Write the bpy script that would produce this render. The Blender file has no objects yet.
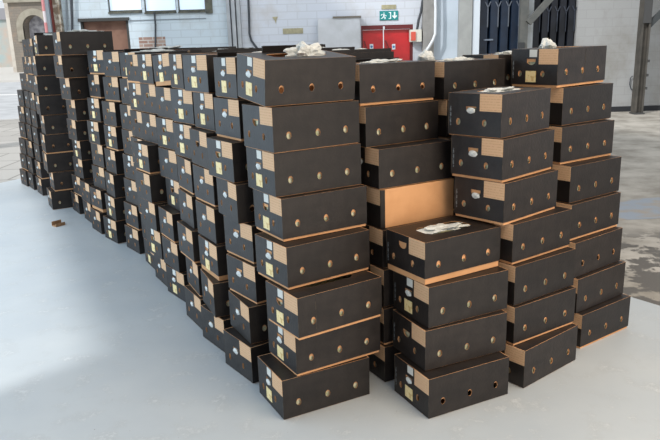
import bpy, bmesh, math, random
from mathutils import Vector, Matrix, noise
random.seed(7)
PI = math.pi
# ------------------------------------------------------------------ camera
FPX, PITCH, ROLL, CAMH = 671.8, math.radians(14.8), math.radians(-1.67), 1.828
scn = bpy.context.scene
col = scn.collection
cam_d = bpy.data.cameras.new('camera')
cam_d.sensor_width = 36.0
cam_d.lens = FPX / 660 * 36.0
cam_d.clip_end = 400
cam = bpy.data.objects.new('camera', cam_d)
col.objects.link(cam)
cam.location = (0, 0, CAMH)
# look along +Y, pitched down, then rolled about the view axis
cam.matrix_world = (Matrix.Translation((0, 0, CAMH)) @ Matrix.Rotation(math.radians(90) - PITCH, 4, 'X')
                    @ Matrix.Rotation(ROLL, 4, 'Z'))
scn.camera = cam
# ------------------------------------------------------------------ world and light
world = bpy.data.worlds.new('world')
scn.world = world
world.use_nodes = True
wn, wl = world.node_tree.nodes, world.node_tree.links
wn.clear()
wo = wn.new('ShaderNodeOutputWorld'); wb = wn.new('ShaderNodeBackground')
wb.inputs['Color'].default_value = (0.90, 0.95, 1.0, 1)
wb.inputs['Strength'].default_value = 0.88
wl.new(wb.outputs[0], wo.inputs[0])

def lamp(name, kind, loc, energy, color, rot=None, target=None, **kw):
    d = bpy.data.lights.new(name, kind)
    d.energy = energy; d.color = color
    for k, v in kw.items(): setattr(d, k, v)
    o = bpy.data.objects.new(name, d); col.objects.link(o); o.location = loc
    if target is not None:
        o.rotation_euler = (Vector(target) - Vector(loc)).to_track_quat('-Z', 'Y').to_euler()
    return o
SUN_AZ, SUN_EL = (0.72, 0.69), math.radians(38)
sd = Vector((SUN_AZ[0] * math.cos(SUN_EL), SUN_AZ[1] * math.cos(SUN_EL), -math.sin(SUN_EL)))
lamp('sun', 'SUN', (0, 0, 10), 2.7, (1.0, 0.98, 0.95), target=sd * 10 + Vector((0, 0, 10)), angle=math.radians(2.5))
lamp('doorway_daylight', 'AREA', (-6.2, 4.0, 1.9), 270, (0.58, 0.80, 1.0), target=(0.5, 6.0, 0.6), shape='RECTANGLE', size=7, size_y=3)
lamp('entrance_daylight', 'AREA', (3.6, -1.2, 0.9), 110, (1.0, 0.82, 0.64), target=(1.0, 3.8, 0.4), shape='RECTANGLE', size=4, size_y=1.6)
lamp('front_rooflight', 'AREA', (2.6, 1.2, 4.6), 185, (1.0, 0.76, 0.50), target=(2.4, 1.5, 0), shape='RECTANGLE', size=3.2, size_y=2.2)  # added overhead fill that brightens and warms the floor at front right
lamp('back_rooflight', 'AREA', (-2.0, 12.6, 5.4), 165, (0.86, 0.93, 1.0), target=(-2.5, 16.5, 2.4), shape='RECTANGLE', size=9, size_y=1.5)  # added fill lamp aimed at the back wall to lift its brightness
scn.view_settings.view_transform = 'Standard'
scn.view_settings.look = 'None'
scn.view_settings.gamma = 1.0
scn.view_settings.use_curve_mapping = False
scn.view_settings.exposure = 0.0

# ------------------------------------------------------------------ helpers
def s2l(c):
    c /= 255.0
    return c / 12.92 if c <= 0.04045 else ((c + 0.055) / 1.055) ** 2.4
def rgb(r, g, b): return (s2l(r), s2l(g), s2l(b), 1)

def mat(name, c, rough=0.7, c2=None, scale=6.0, detail=4, fac=(0.4, 0.65), spec=0.5, metal=0, bump=0.0, bscale=40, alpha=1, obj_rand=0.0, trans=0):
    m = bpy.data.materials.new(name); m.use_nodes = True
    N, Lk = m.node_tree.nodes, m.node_tree.links
    b = N['Principled BSDF']
    b.inputs['Base Color'].default_value = c
    b.inputs['Roughness'].default_value = rough
    b.inputs['Specular IOR Level'].default_value = spec
    b.inputs['Metallic'].default_value = metal
    if trans: b.inputs['Transmission Weight'].default_value = trans
    tc = N.new('ShaderNodeTexCoord')
    out = None
    if c2:
        n = N.new('ShaderNodeTexNoise'); n.inputs['Scale'].default_value = scale; n.inputs['Detail'].default_value = detail
        Lk.new(tc.outputs['Object'], n.inputs['Vector'])
        r = N.new('ShaderNodeMapRange'); r.inputs['From Min'].default_value = fac[0]; r.inputs['From Max'].default_value = fac[1]
        Lk.new(n.outputs['Fac'], r.inputs['Value'])
        x = N.new('ShaderNodeMix'); x.data_type = 'RGBA'
        x.inputs[6].default_value = c; x.inputs[7].default_value = c2
        Lk.new(r.outputs[0], x.inputs[0]); out = x.outputs[2]
    if obj_rand:
        oi = N.new('ShaderNodeObjectInfo')
        mr = N.new('ShaderNodeMapRange'); mr.inputs['To Min'].default_value = 1 - obj_rand; mr.inputs['To Max'].default_value = 1 + obj_rand
        Lk.new(oi.outputs['Random'], mr.inputs['Value'])
        v = N.new('ShaderNodeVectorMath'); v.operation = 'SCALE'
        if out: Lk.new(out, v.inputs[0])
        else: v.inputs[0].default_value = c[:3]
        Lk.new(mr.outputs[0], v.inputs['Scale']); out = v.outputs[0]
    if out: Lk.new(out, b.inputs['Base Color'])
    if bump:
        n2 = N.new('ShaderNodeTexNoise'); n2.inputs['Scale'].default_value = bscale; n2.inputs['Detail'].default_value = 3
        Lk.new(tc.outputs['Object'], n2.inputs['Vector'])
        bp_ = N.new('ShaderNodeBump'); bp_.inputs['Strength'].default_value = bump; bp_.inputs['Distance'].default_value = 0.01
        Lk.new(n2.outputs['Fac'], bp_.inputs['Height']); Lk.new(bp_.outputs[0], b.inputs['Normal'])
    return m

def brick_mat(name, c1, c2, cm, w=0.44, h=0.15, mortar=0.012, rough=0.8, stain=None, sfac=(0.5, 0.75)):
    m = mat(name, c1, rough)
    N, Lk = m.node_tree.nodes, m.node_tree.links
    b = N['Principled BSDF']
    tc = N['Texture Coordinate']
    sp = N.new('ShaderNodeSeparateXYZ'); cb = N.new('ShaderNodeCombineXYZ'); ad = N.new('ShaderNodeMath')
    Lk.new(tc.outputs['Object'], sp.inputs[0])
    Lk.new(sp.outputs['X'], ad.inputs[0]); Lk.new(sp.outputs['Y'], ad.inputs[1])
    Lk.new(ad.outputs[0], cb.inputs['X']); Lk.new(sp.outputs['Z'], cb.inputs['Y'])
    t = N.new('ShaderNodeTexBrick')
    t.inputs['Color1'].default_value = c1; t.inputs['Color2'].default_value = c2; t.inputs['Mortar'].default_value = cm
    t.inputs['Scale'].default_value = 1; t.inputs['Mortar Size'].default_value = mortar
    t.inputs['Brick Width'].default_value = w; t.inputs['Row Height'].default_value = h
    Lk.new(cb.outputs[0], t.inputs['Vector'])
    out = t.outputs['Color']
    if stain:
        n = N.new('ShaderNodeTexNoise'); n.inputs['Scale'].default_value = 1.3; n.inputs['Detail'].default_value = 8; n.inputs['Roughness'].default_value = .65
        Lk.new(tc.outputs['Object'], n.inputs['Vector'])
        r = N.new('ShaderNodeMapRange'); r.inputs['From Min'].default_value = sfac[0]; r.inputs['From Max'].default_value = sfac[1]
        Lk.new(n.outputs['Fac'], r.inputs['Value'])
        x = N.new('ShaderNodeMix'); x.data_type = 'RGBA'; x.inputs[7].default_value = stain
        Lk.new(out, x.inputs[6]); Lk.new(r.outputs[0], x.inputs[0]); out = x.outputs[2]
    Lk.new(out, b.inputs['Base Color'])
    return m

def box(bm, x0, x1, y0, y1, z0, z1, M=None):
    vs = [bm.verts.new((x, y, z)) for x in (x0, x1) for y in (y0, y1) for z in (z0, z1)]
    if M is not None:
        for v in vs: v.co = M @ v.co
    for f in ((0, 1, 3, 2), (4, 6, 7, 5), (0, 4, 5, 1), (2, 3, 7, 6), (0, 2, 6, 4), (1, 5, 7, 3)):
        bm.faces.new([vs[i] for i in f])
    return vs
def bar(bm, a, b, w, d=None, up=(0, 1, 0)):
    """rectangular bar from a to b"""
    a, b = Vector(a), Vector(b); z = (b - a); ln = z.length; z.normalize()
    x = Vector(up).cross(z)
    if x.length < 1e-4: x = Vector((1, 0, 0)).cross(z)
    x.normalize(); y = z.cross(x); d = d or w
    M = Matrix((x.to_4d(), y.to_4d(), z.to_4d(), (0, 0, 0, 1))).transposed(); M = Matrix.Translation(a) @ Matrix([[x[0], y[0], z[0], 0], [x[1], y[1], z[1], 0], [x[2], y[2], z[2], 0], [0, 0, 0, 1]])
    box(bm, -w / 2, w / 2, -d / 2, d / 2, 0, ln, M)
def tube(bm, pts, r, n=10):
    pts = [Vector(p) for p in pts]; rings = []
    for i, p in enumerate(pts):
        t = (pts[min(i + 1, len(pts) - 1)] - pts[max(i - 1, 0)]).normalized()
        x = t.cross(Vector((0, 1, 0)))
        if x.length < 1e-3: x = t.cross(Vector((1, 0, 0)))
        x.normalize(); y = t.cross(x)
        rings.append([bm.verts.new(p + x * r * math.cos(2 * PI * k / n) + y * r * math.sin(2 * PI * k / n)) for k in range(n)])
    for a, b in zip(rings, rings[1:]):
        for k in range(n): bm.faces.new((a[k], a[(k + 1) % n], b[(k + 1) % n], b[k]))
    bm.faces.new(rings[0][::-1]); bm.faces.new(rings[-1])
def build(name, bm, mats, parent=None, kind=None, label=None, cat=None, group=None, loc=None):
    me = bpy.data.meshes.new(name)
    bmesh.ops.recalc_face_normals(bm, faces=bm.faces)
    bm.to_mesh(me); bm.free()
    for m in (mats if isinstance(mats, (list, tuple)) else [mats]): me.materials.append(m)
    o = bpy.data.objects.new(name, me); col.objects.link(o)
    if loc is not None: o.location = loc
    return tag(o, label, cat, group, kind, parent)
def tag(o, label=None, cat=None, group=None, kind=None, parent=None):
    if parent is not None: o.parent = parent
    if label: o['label'] = label
    if cat: o['category'] = cat
    if group: o['group'] = group
    if kind: o['kind'] = kind
    return o
def empty(name, loc, rz=0, **kw):
    o = bpy.data.objects.new(name, None); col.objects.link(o); o.location = loc; o.rotation_euler.z = rz
    o.empty_display_size = .1
    return tag(o, **kw)
def prism(bm, poly, y0, y1):
    """extrude an (x,z) outline from y0 to y1"""
    a = [bm.verts.new((x, y0, z)) for x, z in poly]; b = [bm.verts.new((x, y1, z)) for x, z in poly]
    bm.faces.new(a); bm.faces.new(b[::-1]); n = len(poly)
    for i in range(n): bm.faces.new((a[i], b[i], b[(i + 1) % n], a[(i + 1) % n]))
def slab(bm, poly, z0, z1):
    a = [bm.verts.new((x, y, z0)) for x, y in poly]; b = [bm.verts.new((x, y, z1)) for x, y in poly]
    bm.faces.new(a[::-1]); bm.faces.new(b); n = len(poly)
    for i in range(n): bm.faces.new((a[i], a[(i + 1) % n], b[(i + 1) % n], b[i]))
def at(px, py, Y):
    """the point at distance Y that the photograph shows at (px, py), as (x, z)"""
    a, b = px - 330, py - 220; cr, sr = math.cos(ROLL), math.sin(ROLL)
    x = a * cr + b * sr; y = -a * sr + b * cr
    c, s = math.cos(PITCH), math.sin(PITCH)
    t = Y / (FPX * c - y * s)
    return (x * t, CAMH + (-FPX * s - y * c) * t)

def bump_from(m, socket, strength=.3, dist=.01):
    N, Lk = m.node_tree.nodes, m.node_tree.links
    b = N.new('ShaderNodeBump'); b.inputs['Strength'].default_value = strength; b.inputs['Distance'].default_value = dist
    Lk.new(socket, b.inputs['Height']); Lk.new(b.outputs[0], N['Principled BSDF'].inputs['Normal'])

# ------------------------------------------------------------------ materials
M_black = mat('black_printed_card', (0.012, 0.0095, 0.0088, 1), 0.48, c2=(0.024, 0.019, 0.017, 1), scale=14, fac=(.35, .75), spec=.4, bump=.12, bscale=60, obj_rand=.18)
M_kraft = mat('kraft_card', rgb(206, 156, 112), 0.8, c2=rgb(198, 148, 104), scale=9, obj_rand=.12, spec=.3)
M_edge = mat('worn_card_edge', rgb(84, 74, 64), 0.8, c2=rgb(30, 29, 28), scale=18, fac=(.4, .6))
M_yellow = mat('yellow_sticker', rgb(236, 214, 158), .6, c2=rgb(212, 178, 116), scale=45, fac=(.52, .62))
M_white = mat('white_sticker', rgb(208, 207, 200), .6, spec=.3)
M_plastic = mat('white_plastic_film', rgb(214, 216, 212), .45, spec=.4, c2=rgb(190, 194, 192), scale=30)
M_liner = mat('pale_liner', rgb(212, 212, 186), .5, c2=rgb(160, 166, 124), scale=60)

def patch_mat():
    """tan panel printed with a few broken lines of small dark text"""
    m = mat('printed_tan_panel', rgb(205, 160, 116), .75, spec=.3, obj_rand=.08)
    N, Lk = m.node_tree.nodes, m.node_tree.links
    tc = N['Texture Coordinate']; sp = N.new('ShaderNodeSeparateXYZ'); Lk.new(tc.outputs['Object'], sp.inputs[0])
    w = N.new('ShaderNodeMath'); w.operation = 'MULTIPLY'; w.inputs[1].default_value = 2 * PI / .0135; Lk.new(sp.outputs['Z'], w.inputs[0])
    s = N.new('ShaderNodeMath'); s.operation = 'SINE'; Lk.new(w.outputs[0], s.inputs[0])
    g = N.new('ShaderNodeMath'); g.operation = 'GREATER_THAN'; g.inputs[1].default_value = .45; Lk.new(s.outputs[0], g.inputs[0])
    mp = N.new('ShaderNodeMapping'); mp.inputs['Scale'].default_value = (1, 160, 74); Lk.new(tc.outputs['Object'], mp.inputs[0])
    n = N.new('ShaderNodeTexNoise'); n.inputs['Scale'].default_value = 1; Lk.new(mp.outputs[0], n.inputs['Vector'])
    g2 = N.new('ShaderNodeMath'); g2.operation = 'GREATER_THAN'; g2.inputs[1].default_value = .47; Lk.new(n.outputs['Fac'], g2.inputs[0])
    mu = N.new('ShaderNodeMath'); mu.operation = 'MULTIPLY'; Lk.new(g.outputs[0], mu.inputs[0]); Lk.new(g2.outputs[0], mu.inputs[1])
    x = N.new('ShaderNodeMix'); x.data_type = 'RGBA'; x.inputs[6].default_value = rgb(212, 173, 136); x.inputs[7].default_value = rgb(198, 157, 120)
    Lk.new(mu.outputs[0], x.inputs[0])
    b = N['Principled BSDF']
    for l in list(b.inputs['Base Color'].links): Lk.remove(l)
    Lk.new(x.outputs[2], b.inputs['Base Color'])
    return m
M_patch = patch_mat()
# ================================================================== SETTING
WY = 16.5
def floor_mat():
    m = mat('painted_floor', (.5, .5, .5, 1), .42, spec=.35)
    N, Lk = m.node_tree.nodes, m.node_tree.links; b = N['Principled BSDF']; tc = N['Texture Coordinate']
    def noise_(sc, det, lo, hi, rough=.6):
        n = N.new('ShaderNodeTexNoise'); n.inputs['Scale'].default_value = sc; n.inputs['Detail'].default_value = det; n.inputs['Roughness'].default_value = rough
        Lk.new(tc.outputs['Object'], n.inputs['Vector'])
        r = N.new('ShaderNodeMapRange'); r.inputs['From Min'].default_value = lo; r.inputs['From Max'].default_value = hi
        Lk.new(n.outputs['Fac'], r.inputs['Value']); return r.outputs[0]
    def mix(a, bcol, f):
        x = N.new('ShaderNodeMix'); x.data_type = 'RGBA'
        if hasattr(a, 'is_linked'): Lk.new(a, x.inputs[6])
        else: x.inputs[6].default_value = a
        x.inputs[7].default_value = bcol; Lk.new(f, x.inputs[0]); return x.outputs[2]
    c = mix(rgb(176, 184, 190), rgb(190, 196, 199), noise_(.9, 6, .35, .7))
    c = mix(c, rgb(168, 173, 175), noise_(6, 8, .52, .75))
    c = mix(c, rgb(120, 118, 114), noise_(28, 4, .72, .76))
    c = mix(c, rgb(200, 205, 208), noise_(6, 12, .54, .64, .82))
    Lk.new(c, b.inputs['Base Color'])
    return m
M_floor = floor_mat()
fl = [(-11.5, -4), (-9.5, 0), (-7.0, 5.0), (-4.75, 9.55), (-4.2, 10.6), (-2.6, 9.0), (1.6, 5.45), (2.04, 4.70), (2.13, 4.53), (2.27, 4.33), (3.3, 2.9), (6.5, -.5), (6.5, -4)]
bm = bmesh.new(); slab(bm, fl, -.15, 0.0); build('floor', bm, M_floor, kind='structure')

def rough_mat():
    m = mat('rough_concrete', (.4, .4, .4, 1), .8, spec=.4)
    N, Lk = m.node_tree.nodes, m.node_tree.links; b = N['Principled BSDF']; tc = N['Texture Coordinate']
    mp = N.new('ShaderNodeMapping'); mp.inputs['Scale'].default_value = (1.0, 1.0, 1.0); Lk.new(tc.outputs['Object'], mp.inputs[0])
    def nz(sc, lo, hi, det=8, rough=.6):
        n = N.new('ShaderNodeTexNoise'); n.inputs['Scale'].default_value = sc; n.inputs['Detail'].default_value = det; n.inputs['Roughness'].default_value = rough
        Lk.new(mp.outputs[0], n.inputs['Vector'])
        r = N.new('ShaderNodeMapRange'); r.inputs['From Min'].default_value = lo; r.inputs['From Max'].default_value = hi
        Lk.new(n.outputs['Fac'], r.inputs['Value']); return r.outputs[0]
    def mix(a, bc, f):
        x = N.new('ShaderNodeMix'); x.data_type = 'RGBA'
        if hasattr(a, 'is_linked'): Lk.new(a, x.inputs[6])
        else: x.inputs[6].default_value = a
        x.inputs[7].default_value = bc; Lk.new(f, x.inputs[0]); return x.outputs[2]
    c = mix(rgb(186, 180, 170), rgb(146, 140, 130), nz(1.6, .4, .62))
    wet = nz(2.6, .485, .515, 5)
    # damp patches lie in a band a few metres beyond the painted floor
    sp = N.new('ShaderNodeSeparateXYZ'); Lk.new(tc.outputs['Object'], sp.inputs[0])
    near = N.new('ShaderNodeMapRange'); near.inputs['From Min'].default_value = 6.4; near.inputs['From Max'].default_value = 5.8
    Lk.new(sp.outputs['Y'], near.inputs['Value'])
    mu = N.new('ShaderNodeMath'); mu.operation = 'MULTIPLY'; Lk.new(wet, mu.inputs[0]); Lk.new(near.outputs[0], mu.inputs[1])
    c = mix(c, rgb(92, 86, 78), mu.outputs[0])
    Lk.new(c, b.inputs['Base Color'])
    rr = N.new('ShaderNodeMapRange'); rr.inputs['To Min'].default_value = .8; rr.inputs['To Max'].default_value = .35
    Lk.new(mu.outputs[0], rr.inputs['Value']); Lk.new(rr.outputs[0], b.inputs['Roughness'])
    return m
M_rough = rough_mat()
bm = bmesh.new()
slab(bm, [(6.5, -.5), (3.3, 2.9), (2.27, 4.33), (2.13, 4.53), (2.04, 4.70), (1.6, 5.45), (-2.6, 9.0), (-4.2, 10.6), (-6.75, WY), (12, WY), (12, -.5)], -.17, -.004)
build('floor', bm, M_rough, kind='structure')
# grey-blue painted strip across the rough floor
bm = bmesh.new(); slab(bm, [(2.3, 7.25), (3.33, 7.43), (6.5, 8.0), (6.5, 6.9), (3.37, 6.61), (2.3, 6.55)], -.01, 0.0)
build('trim_1', bm, mat('worn_blue_paint', rgb(150, 158, 168), .6, c2=rgb(160, 152, 142), scale=4, fac=(.45, .6)), kind='structure')

# outside, left
M_pave = brick_mat('paving_slabs', rgb(172, 168, 162), rgb(184, 180, 174), rgb(140, 136, 130), w=1.2, h=.9, mortar=.02)
t = M_pave.node_tree
for n in t.nodes:
    if n.type == 'TEX_BRICK':
        for l in list(n.inputs['Vector'].links): t.links.remove(l)
        t.links.new(t.nodes['Texture Coordinate'].outputs['Object'], n.inputs['Vector'])
bm = bmesh.new(); slab(bm, [(-7.0, 5.0), (-4.75, 9.55), (-4.2, 10.6), (-6.75, WY), (-7.2, 19.4), (-30, 11.6), (-30, -2), (-10.5, -2)], -.2, -.02)
build('pavement', bm, M_pave, kind='structure')
bm = bmesh.new(); slab(bm, [(-7.2, 19.4), (-7.1, 19.7), (-30, 11.9), (-30, 11.6)], -.2, .0)
build('kerb', bm, mat('kerb_stone', rgb(190, 188, 184), .8), kind='structure')
bm = bmesh.new(); slab(bm, [(-7.1, 19.7), (20, 29), (20, 45), (-60, 45), (-60, 11.9), (-30, 11.9)], -.25, -.1)
build('road', bm, mat('asphalt', rgb(196, 198, 200), .8, c2=rgb(180, 182, 184), scale=1.5), kind='structure')
bm = bmesh.new(); slab(bm, [(-60, 31.5), (-10, 31.5), (-10, 31.9), (-60, 31.9)], -.1, -.085)
build('trim_2', bm, mat('road_paint', rgb(232, 232, 230), .7), kind='structure')
bm = bmesh.new(); slab(bm, [(-80, 45), (20, 45), (20, 110), (-80, 110)], -.25, .02)
build('pavement', bm, mat('far_pavement', rgb(205, 202, 196), .8), kind='structure')

# stone tower across the road
TY = 62
tower = empty('stone_tower', (-26.5, TY, 0), label='pale stone tower with an arched doorway across the road outside, far left', cat='building')
M_stone = brick_mat('tower_stone', rgb(140, 132, 122), rgb(134, 126, 116), rgb(126, 120, 112), w=.5, h=.22, mortar=.02, stain=rgb(158, 138, 120), sfac=(.5, .75))
M_stone2 = mat('dressed_stone', rgb(166, 160, 146), .8, c2=rgb(150, 144, 130), scale=2)
def tp(px, py): x, z = at(px, py, TY); return x + 26.5, z
bm = bmesh.new()
xl, _ = tp(15.5, 60); xr, _ = tp(70, 60); zb = -.3; zt = 9
ax0, _ = tp(25, 40); ax1, _ = tp(48, 40); az = tp(36, 27)[1]; acx = (ax0 + ax1) / 2; ar = (ax1 - ax0) / 2
outl = [(xl, zb), (xl, zt), (xr, zt), (xr, zb), (ax1, zb)] + [(acx + ar * math.cos(a), az + ar * math.sin(a)) for a in [PI * i / 14 for i in range(15)]] + [(ax0, zb)]
prism(bm, outl, 0, 3.5)
build('wall', bm, M_stone, tower)
bm = bmesh.new()
arc = [PI * i / 14 for i in range(15)]
for a, b in zip(arc, arc[1:]):
    prism(bm, [(acx + ar * math.cos(a), az + ar * math.sin(a)), (acx + (ar + .55) * math.cos(a), az + (ar + .55) * math.sin(a)), (acx + (ar + .55) * math.cos(b), az + (ar + .55) * math.sin(b)), (acx + ar * math.cos(b), az + ar * math.sin(b))], -.12, .2)
box(bm, ax0 - .55, ax0, -.12, .2, az - 1.2, az)
build('arch_surround', bm, M_stone2, tower)
bm = bmesh.new(); box(bm, ax0 - .1, ax1 + .1, 1.2, 1.35, zb, az + ar + .1)
build('door', bm, mat('grey_blue_door', rgb(150, 150, 160), .6, c2=rgb(205, 205, 212), scale=2.5), tower)
bm = bmesh.new(); z0 = tp(20, 2.5)[1]; box(bm, xl - .25, xr, -.3, .1, z0, z0 + .5); build('cornice', bm, M_stone2, tower)
bm = bmesh.new(); wl_, _ = tp(7, 40); box(bm, wl_, xl + .01, .4, 3.5, zb, 9); 
build('side_wall', bm, mat('pale_render', rgb(214, 208, 198), .8, c2=rgb(190, 182, 172), scale=1.2), tower)
bm = bmesh.new(); box(bm, tp(11, 30)[0], tp(13, 30)[0], .25, .4, .5, 9); build('downpipe', bm, mat('pipe_white', rgb(228, 228, 226), .6), tower)
hx0, hz0 = at(-60, 18, 85); hx1, _ = at(9, 18, 85)
house = empty('town_house', (hx0, 85, 0), label='distant pale house glimpsed left of the stone tower', cat='building')
bm = bmesh.new(); box(bm, 0, hx1 - hx0, 0, 6, 0, hz0 - .4); build('wall', bm, mat('brick_red_pale', rgb(196, 178, 164), .8, c2=rgb(170, 186, 186), scale=.5), house)
bm = bmesh.new(); prism(bm, [(-.3, hz0 - .4), (hx1 - hx0 + .3, hz0 - .4), (hx1 - hx0, hz0 + .9), (0, hz0 + .9)], -.3, 6.3); build('roof', bm, mat('slate', rgb(150, 150, 156), .7), house)

# ---------------- back wall of the warehouse
M_wl = brick_mat('painted_brick_blue_grey', rgb(186, 198, 206), rgb(189, 201, 208), rgb(176, 187, 194), w=.46, h=.17, mortar=.012, stain=rgb(172, 178, 180), sfac=(.52, .75))
M_wm = brick_mat('painted_brick_white', rgb(196, 200, 208), rgb(199, 203, 210), rgb(188, 191, 197), w=.46, h=.17, mortar=.012, stain=rgb(186, 184, 184), sfac=(.52, .75))
M_wr = brick_mat('painted_block_grey', rgb(160, 161, 161), rgb(163, 164, 164), rgb(154, 155, 154), w=.42, h=.2, mortar=.007, stain=rgb(140, 138, 132), sfac=(.45, .75))
def X(px, py=30, Y=WY): return at(px, py, Y)[0]
def Z(py, px=330, Y=WY): return at(px, py, Y)[1]
TOP = 5.6
def wall(name, x0, x1, holes, m, th=.35):
    """wall with rectangular openings (x0,x1,z0,z1), cut as a grid"""
    bm = bmesh.new()
    xs = sorted({x0, x1, *[h[0] for h in holes], *[h[1] for h in holes]}); zs = sorted({-.2, TOP, *[h[2] for h in holes], *[h[3] for h in holes]})
    V = {}
    def v(i, j, k):
        if (i, j, k) not in V: V[(i, j, k)] = bm.verts.new((xs[i], WY + k * th, zs[j]))
        return V[(i, j, k)]
    def solid(i, j):
        if i < 0 or j < 0 or i >= len(xs) - 1 or j >= len(zs) - 1: return False
        cx, cz = (xs[i] + xs[i + 1]) / 2, (zs[j] + zs[j + 1]) / 2
        return not any(h[0] < cx < h[1] and h[2] < cz < h[3] for h in holes)
    for i in range(len(xs) - 1):
        for j in range(len(zs) - 1):
            if not solid(i, j): continue
            bm.faces.new((v(i, j, 0), v(i + 1, j, 0), v(i + 1, j + 1, 0), v(i, j + 1, 0)))
            bm.faces.new((v(i, j, 1), v(i, j + 1, 1), v(i + 1, j + 1, 1), v(i + 1, j, 1)))
            if not solid(i - 1, j): bm.faces.new((v(i, j, 0), v(i, j + 1, 0), v(i, j + 1, 1), v(i, j, 1)))
            if not solid(i + 1, j): bm.faces.new((v(i + 1, j, 0), v(i + 1, j, 1), v(i + 1, j + 1, 1), v(i + 1, j + 1, 0)))
            if not solid(i, j - 1): bm.faces.new((v(i, j, 0), v(i, j, 1), v(i + 1, j, 1), v(i + 1, j, 0)))
            if not solid(i, j + 1): bm.faces.new((v(i, j + 1, 0), v(i + 1, j + 1, 0), v(i + 1, j + 1, 1), v(i, j + 1, 1)))
    return build(name, bm, m, kind='structure')
zw = Z(12, 165); zp0, zp1 = .4, Z(18, 105)
w1 = (X(110.5), X(144), zw + .03, 4.2); w2 = (X(146.5), X(178), zw, 4.2); w3 = (X(180), X(207), zw, 4.2)
pan = (X(81), X(129), zp0, zp1)
wall('wall_back', X(49), X(231), [w1, w2, w3, pan], M_wl)
dz = Z(25, 386); dx0, dx1 = X(361), X(413)
wall('wall_back', X(231), X(423), [(dx0, dx1, -.2, dz)], M_wm)
wall('wall_back', X(423), X(479), [], mat('pale_blue_render', rgb(190, 201, 212), .8, c2=rgb(178, 190, 200), scale=1.5))
wall('wall_back', X(576.5), 11.9, [], M_wr)
bm = bmesh.new(); box(bm, X(479), X(576.5), WY + .1, WY + .35, 4.6, TOP); build('wall_back', bm, M_wl, kind='structure')
# dark skirting band along the foot of the wall at the right
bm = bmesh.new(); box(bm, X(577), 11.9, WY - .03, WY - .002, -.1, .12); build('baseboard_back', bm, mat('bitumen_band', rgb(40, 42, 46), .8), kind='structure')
# unseen wall added at left: its opening and tall header shape the sun patch
M_side = mat('side_wall_paint', rgb(196, 200, 204), .8)
ca = Vector((-4.55, .72)); dd = Vector((-.43, .903))
bm = bmesh.new()
def sidewall(s0, s1, z0, z1):
    n = Vector((-dd.y, dd.x)) * .3
    n = -n if n.x > 0 else n
    a, b = ca + dd * s0, ca + dd * s1
    slab(bm, [a, b, b + n, a + n], z0, z1)
sidewall(-5.5, 0, -.2, 12); sidewall(0, 11, 3.65, 12); sidewall(11, 11.6, -.2, 12)
build('wall_left', bm, M_side, kind='structure')

# windows high on the back wall: white bright panes in dark steel frames
M_frame = mat('weathered_timber', rgb(92, 92, 80), .8, c2=rgb(60, 62, 58), scale=8)
M_pane = bpy.data.materials.new('daylit_obscured_glass'); M_pane.use_nodes = True
pb = M_pane.node_tree.nodes['Principled BSDF']; pb.inputs['Base Color'].default_value = rgb(205, 222, 236); pb.inputs['Roughness'].default_value = .25
pb.inputs['Emission Color'].default_value = (0.80, 0.90, 1.0, 1); pb.inputs['Emission Strength'].default_value = .35
for i, (a, b, c, d) in enumerate((w1, w2, w3)):
    r = empty('window_%d' % (i + 1), ((a + b) / 2, WY, c), kind='structure')
    hw = (b - a) / 2
    bm = bmesh.new()
    for bx in ((-hw, -hw + .02, 0, d - c), (hw - .02, hw, 0, d - c), (-hw, hw, 0, .04), (-hw, hw, d - c - .04, d - c)):
        box(bm, bx[0], bx[1], .05, .13, bx[2], bx[3])
    build('window_frame', bm, M_frame, r)
    bm = bmesh.new(); box(bm, -hw + .02, hw - .02, .08, .1, .04, d - c - .04); build('pane', bm, M_pane, r)
    bm = bmesh.new(); box(bm, -hw, hw, -.05, .06, -.035, 0.0); build('window_sill', bm, M_frame, r)
bm = bmesh.new(); box(bm, X(207.5), X(214), WY - .05, WY - .001, zw - .06, 4.3); build('trim_3', bm, M_frame, kind='structure')
# boarded recess
r = empty('boarded_recess', ((pan[0] + pan[1]) / 2, WY, zp0), label='rusty brown boarded recess in the back wall, above the far left stacks', cat='board'); r['kind'] = 'structure'; r.name = 'window_4'
for k in ('label', 'category'): del r[k]
hw = (pan[1] - pan[0]) / 2; hh = pan[3] - pan[2]
bm = bmesh.new(); box(bm, -hw + .001, hw - .001, .12, .16, 0, hh); build('board', bm, mat('rusty_board', rgb(128, 96, 80), .8, c2=rgb(104, 74, 62), scale=3), r)
bm = bmesh.new(); box(bm, -hw - .03, hw + .03, -.06, .12, hh - .07, hh); box(bm, hw - .06, hw, .02, .12, 0, hh - .07); box(bm, -hw, -hw + .04, .02, .12, 0, hh - .07); build('window_frame', bm, mat('dark_lintel', rgb(58, 58, 56), .8), r)
# bare brick patch, lintel strip and crack
bm = bmesh.new(); box(bm, X(138), X(164.5), WY - .012, WY - .001, Z(52, 150), Z(37, 150)); build('trim_4', bm, brick_mat('bare_brick', rgb(142, 112, 100), rgb(166, 144, 132), rgb(180, 178, 174), w=.23, h=.08, mortar=.01), kind='structure')
bm = bmesh.new(); box(bm, X(131), X(207), WY - .02, WY - .001, Z(19.8, 170), Z(19, 170)); build('trim_5', bm, mat('old_batten', rgb(122, 130, 136), .8), kind='structure')
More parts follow.
